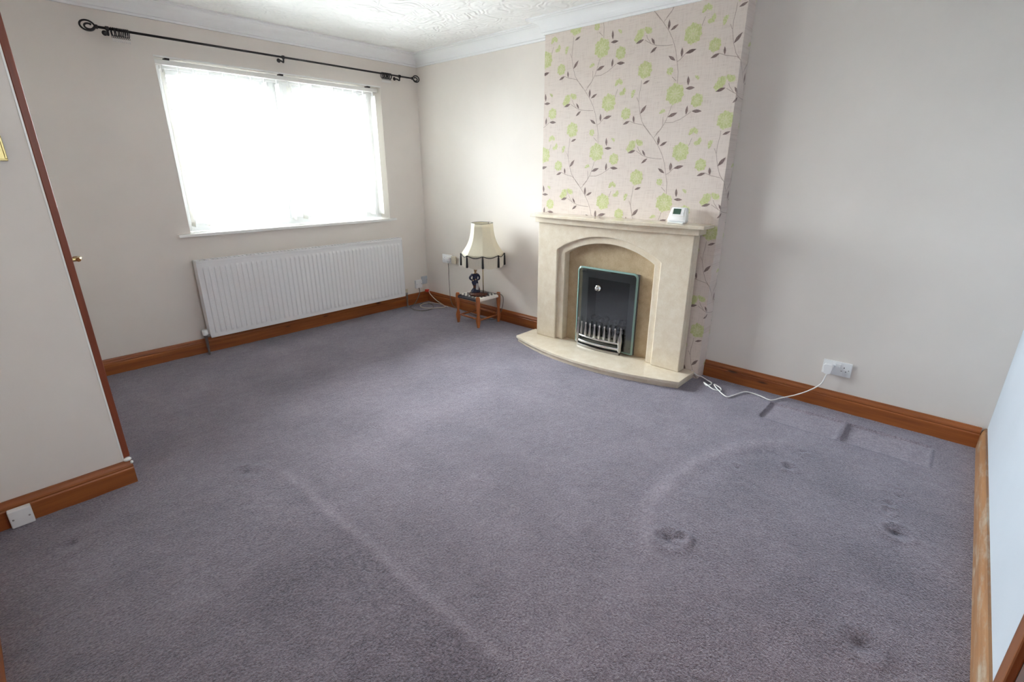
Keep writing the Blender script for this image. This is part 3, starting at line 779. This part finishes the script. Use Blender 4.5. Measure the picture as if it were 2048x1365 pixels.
for grp, xa, xb, lab in (('rings at the left end of the curtain pole', -2.398, -2.312, 'dark metal curtain ring bunched at the left end of the pole'), ('rings at the right end of the curtain pole', -.452, -.362, 'dark metal curtain ring bunched at the right end of the pole')):
    for k in range(10):
        x = xa+(xb-xa)*k/9
        if ring0 is None:
            bm = BM(); n = 20; tube(bm, [(0, .0225*math.cos(2*PI*i/n), .0225*math.sin(2*PI*i/n)) for i in range(n)], .0026, 6, closed=True)
            ring0 = link('curtain_ring', bm, 'iron', smooth=True)
            bm = BM(); tube(bm, [(.004*math.cos(2*PI*i/12), 0, -.0295+.004*math.sin(2*PI*i/12)) for i in range(12)], .0012, 5, closed=True)
            eye0 = link('eyelet', bm, 'iron', ring0, smooth=True); rg, ey = ring0, eye0
            bm = BM(); tube(bm, [(0, 0, -.032), (0, .004, -.042), (0, .001, -.054), (0, -.004, -.046)], .0014, 5, smooth_path=3)
            hk0 = link('hook', bm, 'plastic', ring0, smooth=True)
        else:
            rg = ring0.copy(); COL.objects.link(rg)
            for c_ in (eye0, hk0):
                q = c_.copy(); COL.objects.link(q); q.parent = rg
        rg.location = (x, PY, PZ-.0132); rg.rotation_euler = (0, 0, random.uniform(-.12, .12))
        tag(rg, lab, 'curtain ring', grp)

# --- vertical blind
vb = thing('vertical_blind', ((WX1+WX2)/2, .06, WZ2), 'white vertical blind with open fabric vanes in the window', 'blind')
bm = BM(); box(bm, WX1+.004, WX2-.004, .040, .082, 2.046, 2.076, .003); hr_ = part('headrail', bm, 'gloss', vb)
for x in (-2.09, -1.31, -.52):
    bm = BM(); box(bm, x-.014, x+.014, .034, .088, 2.0765, 2.0895, .002); part('bracket', bm, 'iron', vb)
NV = 18
bm = BM(); box(bm, -.0005, .0005, -.0445, .0445, -1.075, -.030); vm0 = bm
for k in range(NV):
    x = WX1+.050+(WX2-WX1-.10)*k/(NV-1)
    if k == 0:
        v0 = link('vane', vm0, 'vane', vb); vn = v0
        bm = BM(); box(bm, -.003, .003, -.010, .010, -.045, -.0, .001); h0 = link('hanger', bm, 'upvc', v0)
        bm = BM(); box(bm, -.0015, .0015, -.044, .044, -1.082, -1.050, .0005); w0 = link('bottom_weight', bm, 'vane', v0)
    else:
        vn = v0.copy(); COL.objects.link(vn); vn.parent = vb
        for c_ in (h0, w0): q = c_.copy(); COL.objects.link(q); q.parent = vn
    vn.location = Vector((x, .061, 2.046))-Vector(vb.location); vn.rotation_euler = (0, 0, random.uniform(-.06, .06))

# --- stool
st = thing('footstool', (-.195, -1.0, 0), 'low wooden stool with navy and white woven seat under the lamp', 'stool')
LXs, LYs = (-.330, -.062), (-1.134, -.862)
lp = [(.0125, .0), (.0160, .025), (.0215, .055), (.0225, .080), (.0170, .100), (.0115, .116), (.0125, .140), (.0175, .170), (.0200, .205), (.0205, .240), (.0195, .276), (.0140, .289), (0, .291)]
for lx in LXs:
    for ly in LYs:
        bm = BM(); lathe(bm, lp, (lx, ly, 0), 14); part('leg', bm, 'stool_wood', st, smooth=True, angle=50)
for ly in LYs:
    bm = BM(); tube(bm, [(LXs[0], ly, .068), (LXs[1], ly, .068)], .0085, 10); part('stretcher', bm, 'stool_wood', st, smooth=True)
    bm = BM(); tube(bm, [(LXs[0], ly, .256), (LXs[1], ly, .256)], .0115, 10); part('seat_rail', bm, 'stool_wood', st, smooth=True)
for lx in LXs:
    bm = BM(); tube(bm, [(lx, LYs[0], .080), (lx, LYs[1], .080)], .0085, 10); part('stretcher', bm, 'stool_wood', st, smooth=True)
    bm = BM(); tube(bm, [(lx, LYs[0], .256), (lx, LYs[1], .256)], .0115, 10); part('seat_rail', bm, 'stool_wood', st, smooth=True)
M['cord_navy'] = mat('navy_seat_cord', (0.022, 0.020, 0.032), 0.6); M['cord_white'] = mat('white_seat_cord', (0.76, 0.74, 0.70), 0.65)
NB = 11
def strap(axis, k):
    a0, a1 = (LXs if axis == 0 else LYs); c0, c1 = (LYs if axis == 0 else LXs)
    c = c0+.024+(c1-c0-.048)*k/(NB-1); w = (c1-c0-.048)/(NB-1)*.48
    prof = [(a0-.0128, .246), (a0-.0135, .256), (a0-.009, .2675)]
    for j in range(NB*2+1):
        t = a0+.010+(a1-a0-.020)*j/(NB*2); ph = ((j+1)//2+k+axis) % 2
        prof.append((t, .2705+(.0022 if (j % 2 == 1 and ((j//2)+k+axis) % 2 == 0) else (-.0022 if j % 2 == 1 else 0))))
    prof += [(a1+.009, .2675), (a1+.0135, .256), (a1+.0128, .246)]
    bm = BM(); rows = []
    for t, z in prof:
        p = [(t, c-w, z), (t, c+w, z), (t, c+w, z-.0016), (t, c-w, z-.0016)]
        if axis == 1: p = [(q[1], q[0], q[2]) for q in p]
        rows.append([bm.verts.new(q) for q in p])
    for a, b in zip(rows, rows[1:]):
        for i in range(4): bm.faces.new([a[i], a[(i+1) % 4], b[(i+1) % 4], b[i]])
    bm.faces.new(rows[0]); bm.faces.new(rows[-1]); return bm
for k in range(NB):
    part('seat_strap', strap(0, k), 'cord_navy', st); part('seat_strap', strap(1, k), 'cord_white', st)

# --- table lamp
ZB = .2735
la = thing('table_lamp', (-.21, -1.02, ZB), 'table lamp with cream fringed bell shade and dark figurine base', 'lamp')
M['navy_glaze'] = ink('navy_glaze', (0.010, 0.012, 0.030), (0.035, 0.038, 0.075), 0.10)
M['brown_glaze'] = ink('brown_glaze', (0.045, 0.016, 0.012), (0.10, 0.035, 0.022), 0.12)
M['tan_glaze'] = mat('tan_glaze', (0.36, 0.23, 0.12), 0.25); M['grey_glaze'] = mat('grey_glaze', (0.42, 0.41, 0.42), 0.2)
M['tassel'] = mat('black_tassel', (0.02, 0.018, 0.02), 0.7)
bm = BM(); lathe(bm, [(.088, ZB), (.092, ZB+.008), (.088, ZB+.018), (.074, ZB+.026), (0, ZB+.028)], (-.21, -1.02, 0), 28); part('base', bm, 'brown_glaze', la, smooth=True)
AX = Vector((-.206, -1.079, 0))
bm = BM(); tube(bm, [(AX.x, AX.y, ZB+.02), (AX.x, AX.y, .80)], .0042, 10); part('stem', bm, 'brass', la, smooth=True)
bm = BM(); lathe(bm, [(.016, .66), (.018, .70), (.014, .745), (.012, .75)], (AX.x, AX.y, 0), 14); bh = part('bulb_holder', bm, 'cream_plastic', la, smooth=True)
bm = BM(); lathe(bm, [(.012, .75), (.014, .765), (.028, .80), (.026, .825), (.014, .842), (0, .846)], (AX.x, AX.y, 0), 16); part('bulb', bm, 'gloss', bh, smooth=True)
# shade: eight fabric panels, flared, scalloped hem
cam_a = math.atan2(CAM[1]-AX.y, CAM[0]-AX.x)
prof = [(.932, .096), (.900, .0985), (.865, .102), (.825, .109), (.785, .120), (.750, .135), (.720, .152), (.695, .170), (.676, .184), (.664, .191)]
NS = 8*12
def hem(k): f_ = abs(math.sin(PI*(k % 12)/12)); return f_
def shade_pt(k, j, dr=0.0):
    a = cam_a+2*PI*k/NS; t = (k % 12)/12; fl = (math.cos(PI/8)/math.cos(PI/8*(2*t-1)))
    z, r = prof[j]; d = hem(k)
    r_ = r*(fl*.75+.25)*(1-.012*d)+dr
    if j == len(prof)-1: z -= .020*d
    elif j == len(prof)-2: z -= .010*d
    return Vector((AX.x+r_*math.cos(a), AX.y+r_*math.sin(a), z))
bm = BM(); G = [[bm.verts.new(shade_pt(k, j)) for k in range(NS)] for j in range(len(prof))]
for j in range(len(prof)-1):
    for k in range(NS): bm.faces.new([G[j][k], G[j][(k+1) % NS], G[j+1][(k+1) % NS], G[j+1][k]])
sh = part('lamp_shade', bm, 'shade', la, smooth=True, angle=12)
so = sh.modifiers.new('solid', 'SOLIDIFY'); so.thickness = .0012; so.offset = -1
bm = BM(); tube(bm, [shade_pt(k, 0) for k in range(NS)], .0024, 6, closed=True)
for q in range(3):
    a = cam_a+2*PI*q/3+.3; tube(bm, [(AX.x, AX.y, .80), (AX.x+.05*math.cos(a), AX.y+.05*math.sin(a), .88), shade_pt(int(NS*(q/3)+5), 0)], .0018, 5)
part('shade_ring', bm, 'grey_cable', sh, smooth=True)
bm = BM(); tube(bm, [shade_pt(k, len(prof)-1, .002) for k in range(NS)], .0032, 6, closed=True); part('braid', bm, 'tassel', sh, smooth=True)
bm = BM(); NF = NS*4; rows = [[], [], []]
for k in range(NF):
    p0 = shade_pt(k//4, len(prof)-1); p1 = shade_pt((k//4+1) % NS, len(prof)-1); p = p0.lerp(p1, (k % 4)/4); o_ = Vector((p.x-AX.x, p.y-AX.y, 0)).normalized()*(.0012 if k % 2 else -.0012)
    for i, dz in enumerate((0, -.05, -.098)): rows[i].append(bm.verts.new(p+o_+Vector((0, 0, dz+(.003*math.sin(k*2.1) if i == 2 else 0)))))
for i in range(2):
    for k in range(NF): bm.faces.new([rows[i][k], rows[i][(k+1) % NF], rows[i+1][(k+1) % NF], rows[i+1][k]])
fg = part('fringe', bm, 'fringe', sh); so = fg.modifiers.new('solid', 'SOLIDIFY'); so.thickness = .001
for q in range(8):
    p = shade_pt(q*12, len(prof)-1, .006); bm = BM()
    lathe(bm, [(0, p.z+.004), (.006, p.z), (.0072, p.z-.008), (.0052, p.z-.014), (.0078, p.z-.022), (.0105, p.z-.10), (.008, p.z-.106), (0, p.z-.106)], (p.x, p.y, 0), 10); part('tassel', bm, 'tassel', sh, smooth=True)
# figurine: a standing figure in a long coat, hand on hip, one continuous body
fx = Vector((rt.x, rt.y, 0)).normalized(); fy_ = Vector((-fx.y, fx.x, 0)); FO = Vector((-.226, -1.000, ZB+.024))
def fp(a, b, c): return FO+fx*a-fy_*b+Vector((0, 0, c))        # a: viewer's right, b: towards viewer, c: up
bm = BM()
secs = [(0, .000, .040, .034, 0), (-.002, .012, .044, .036, 0), (0, .026, .036, .032, 0), (.006, .040, .030, .027, 1), (.004, .055, .027, .024, 1), (-.002, .070, .028, .023, 0), (-.006, .088, .031, .023, 0), (-.007, .105, .029, .021, 0), (-.006, .122, .024, .018, 0), (-.004, .138, .023, .016, 0), (-.003, .153, .026, .017, 0), (-.003, .166, .029, .017, 0), (-.003, .176, .024, .014, 2), (-.002, .182, .010, .010, 2), (-.001, .190, .008, .008, 2), (0, .194, .012, .012, 2), (0, .203, .0145, .016, 2), (0, .213, .0145, .017, 2), (.001, .222, .0125, .015, 1), (.002, .230, .007, .009, 1)]
rings = []; n = 18
for a, z, rx, ry, mi in secs: rings.append([bm.verts.new(fp(a+rx*math.cos(2*PI*k/n), ry*math.sin(2*PI*k/n), z)) for k in range(n)])
for (r0, r1, s_) in zip(rings, rings[1:], secs):
    for k in range(n):
        f = bm.faces.new([r0[k], r0[(k+1) % n], r1[(k+1) % n], r1[k]]); f.smooth = True; f.material_index = s_[4]
bm.faces.new(rings[0]); bm.faces.new(rings[-1])
tube(bm, [fp(-.026, 0, .168), fp(-.044, .002, .150), fp(-.052, .004, .132), fp(-.040, .010, .118), fp(-.024, .014, .114)], [.010, .010, .009, .0075, .006], 8, smooth_path=3, mi=0)
tube(bm, [fp(.020, 0, .168), fp(.034, .004, .148), fp(.034, .012, .126), fp(.018, .022, .118), fp(.006, .024, .122)], [.010, .010, .0085, .007, .006], 8, smooth_path=3, mi=0)
ball(bm, fp(-.022, .015, .113), .0072, 2, 2); ball(bm, fp(.004, .025, .123), .0072, 2, 2); ball(bm, fp(0, .017, .207), .0035, 2, 1)
tube(bm, [fp(.012, .014, .030), fp(.016, .016, .055), fp(.014, .014, .085)], [.018, .015, .010], 10, smooth_path=3, mi=3)
tube(bm, [fp(-.030, .020, .004), fp(-.012, .030, .010), fp(.010, .024, .018)], [.012, .016, .012], 10, smooth_path=3, mi=0)
fgm = part('figurine', bm, ['navy_glaze', 'brown_glaze', 'tan_glaze', 'grey_glaze'], la, 'glazed navy figurine with one hand on hip')
# lamp flex: from the base, down behind the stool, along the floor and up to its plug
bm = BM(); tube(bm, [(-.150, -1.080, ZB+.010), (-.110, -1.130, ZB+.012), (-.040, -1.170, .250), (-.034, -1.150, .12), (-.050, -1.08, .012), (-.10, -.95, .009), (-.075, -.78, .009), (-.045, -.60, .010), (-.032, -.46, .020), (-.028, -.405, .080), (-.024, -.392, .17), (-.014, -.374, .30), (-.016, -.378, .40), (-.030, -.388, .478)], .0032, 7, smooth_path=7)
part('flex', bm, 'grey_cable', la, smooth=True)
bm = BM(); lathe(bm, [(.024, -.0125), (.028, -.020), (.028, -.042), (.022, -.052), (0, -.053)], (0, -.386, .505), 16, axis=0); tube(bm, [(-.028, -.387, .487), (-.028, -.388, .468)], .006, 8)
part('plug', bm, 'plastic', la, smooth=True, angle=50)

# --- wall sockets
def socket(loc_y, zc, label, name='wall_socket', mtl='plastic', wall='right', w=.147):
    t = thing(name, (0, loc_y, zc-.043), label, 'socket')
    b = BM(); box(b, -.0105, -.0005, loc_y-w/2, loc_y+w/2, zc-.0435, zc+.0435, .003); pl_ = part('faceplate', b, mtl, t)
    for s in (-1, 1):
        c = loc_y+s*.036
        b = BM(); box(b, -.0140, -.0100, loc_y+s*.012-.006, loc_y+s*.012+.006, zc+.008, zc+.030, .001); part('switch', b, mtl, t)
        for (dy, dz, sw, shh) in ((0, .012, .004, .008), (-.011, -.010, .0065, .004), (.011, -.010, .0065, .004)):
            b = BM(); box(b, -.0108, -.0102, c+dy-sw/2, c+dy+sw/2, zc+dz-shh/2, zc+dz+shh/2); part('pin_hole', b, 'black', t)
        b = BM(); lathe(b, [(.0032, -.0104), (.0032, -.0112), (0, -.0112)], (0, loc_y+s*.060, zc), 10, axis=0); part('screw', b, 'pewter', t)
    return t
socket(-3.873, .2595, 'white double wall socket with one plug in it, right of the fireplace')
socket(-.352, .505, 'white double wall socket on the wall behind the table lamp')
# plug with its lead to the fire
pg = thing('power_lead', (-.03, -3.84, 0), 'white plug and trailing white lead running to the fireplace hearth', 'power lead')
bm = BM(); y0, z0 = -3.833, .256
prism(bm, [(y0-.026, z0+.018), (y0-.018, z0+.026), (y0+.018, z0+.026), (y0+.026, z0+.018), (y0+.022, z0-.026), (y0+.010, z0-.034), (y0-.010, z0-.034), (y0-.022, z0-.026)], -.046, -.0112, axis=0, bev=.004); part('plug', bm, 'plastic', pg)
bm = BM(); tube(bm, [(-.030, y0, z0-.030), (-.034, y0+.004, .200), (-.040, -3.815, .150), (-.046, -3.765, .095), (-.050, -3.700, .045), (-.078, -3.630, .012), (-.146, -3.588, .006), (-.128, -3.520, .006), (-.118, -3.460, .006), (-.135, -3.420, .006), (-.240, -3.385, .006), (-.285, -3.360, .007), (-.225, -3.285, .010), (-.160, -3.235, .012), (-.185, -3.285, .010), (-.222, -3.300, .009), (-.240, -3.262, .011), (-.200, -3.200, .014), (-.178, -3.172, .014), (-.205, -3.205, .008), (-.150, -3.215, .010), (-.120, -3.175, .010), (-.090, -3.125, .012), (-.124, -3.095, .030), (-.128, -3.060, .056)], .0036, 8, smooth_path=8)
part('lead', bm, 'white_cable', pg, smooth=True)
# cream adaptor beside the lamp plug
ad_ = thing('plug_adaptor', (-.02, -.470, .468), 'cream plug-in adaptor on the wall just right of the lamp plug', 'adaptor')
bm = BM(); box(bm, -.034, -.0110, -.500, -.440, .470, .545, .006, 3); part('body', bm, 'cream_plastic', ad_); bm = BM(); box(bm, -.0110, -.0004, -.490, -.450, .480, .535, .001); part('back', bm, 'cream_plastic', ad_)
# small boxes low in the corner
for (x0, x1, z0, z1, lab, m_) in ((-.180, -.098, .168, .254, 'white square socket box low on the wall beside the radiator', 'plastic'), (-.090, -.012, .196, .282, 'white blank plate in the corner, right of the square socket box', 'white_wall')):
    t = thing('socket_box', ((x0+x1)/2, -.02, z0), lab, 'socket'); bm = BM(); dp = .030 if m_ == 'plastic' else .012
    box(bm, x0, x1, -dp, -.0005, z0, z1, .004); part('box', bm, m_, t)
    for s in (-1, 1):
        bm = BM(); lathe(bm, [(.004, -dp+.0002), (.004, -dp-.0012), (0, -dp-.0012)], ((x0+x1)/2+s*.030, 0, (z0+z1)/2), 10, axis=1); part('screw', bm, 'pewter', t)
# loose cables in the corner
gc = thing('aerial_cable', (-.22, -.15, 0), 'loose grey-brown cable coiled on the carpet by the radiator valve', 'cable')
bm = BM(); tube(bm, [(-.150, -.036, .172), (-.160, -.052, .120), (-.230, -.065, .03), (-.315, -.090, .007), (-.362, -.205, .007), (-.325, -.318, .007), (-.220, -.325, .007), (-.130, -.235, .008), (-.100, -.140, .008), (-.140, -.080, .008), (-.190, -.090, .010)], .0040, 8, smooth_path=8); part('cable', bm, 'grey_cable', gc, smooth=True)
bm = BM(); tube(bm, [(-.190, -.090, .010), (-.212, -.098, .011)], .0058, 8); part('connector', bm, 'pewter', gc)
cc = thing('telephone_cable', (-.12, -.2, 0), 'loose cream cable with red connector looped in the corner', 'cable')
bm = BM(); tube(bm, [(-.038, -.060, .128), (-.055, -.100, .100), (-.060, -.200, .050), (-.052, -.320, .010), (-.085, -.372, .008), (-.180, -.345, .012), (-.262, -.270, .014), (-.245, -.165, .013), (-.150, -.105, .012), (-.075, -.150, .012), (-.050, -.270, .014), (-.066, -.360, .012), (-.058, -.400, .009)], .0042, 8, smooth_path=8); part('cable', bm, 'cream_cable', cc, smooth=True)
bm = BM(); box(bm, -.066, -.030, -.062, -.024, .1145, .140, .004); part('connector', bm, 'red', cc, 'red connector')
# white junction box on the board of the nib
jb = thing('junction_box', (-3.435, -PN-.03, .0), 'small white junction box on the skirting board at lower left', 'junction box')
bm = BM(); box(bm, -3.468, -3.398, -PN-.050, -PN-.0205, .006, .082, .004); part('box', bm, 'plastic', jb)
for s in (-1, 1):
    bm = BM(); lathe(bm, [(.0035, -PN-.0498), (.0035, -PN-.0512), (0, -PN-.0512)], (-3.433+s*.024, 0, .044), 10, axis=1); part('screw', bm, 'pewter', jb)
# brass light switch
ls = thing('light_switch', (-3.185, -PN-.004, 1.398), 'square brass light switch with dark rockers beside the brown architrave', 'light switch')
bm = BM(); box(bm, -3.228, -3.142, -PN-.007, -PN-.0005, 1.398, 1.484, .003); part('faceplate', bm, 'brass', ls)
bm = BM()
for a in ((-3.228, -3.142, 1.398, 1.405), (-3.228, -3.142, 1.477, 1.484), (-3.228, -3.221, 1.405, 1.477), (-3.149, -3.142, 1.405, 1.477)): box(bm, a[0], a[1], -PN-.011, -PN-.006, a[2], a[3], .002)
part('rim', bm, 'brass', ls)
for s in (-1, 1):
    bm = BM(); box(bm, -3.185+s*.016-.007, -3.185+s*.016+.007, -PN-.011, -PN-.0065, 1.428, 1.454, .002); part('rocker', bm, mat('dark_brown_rocker', (.05, .02, .012), .35) if s < 0 else M['mahogany_z'], ls)
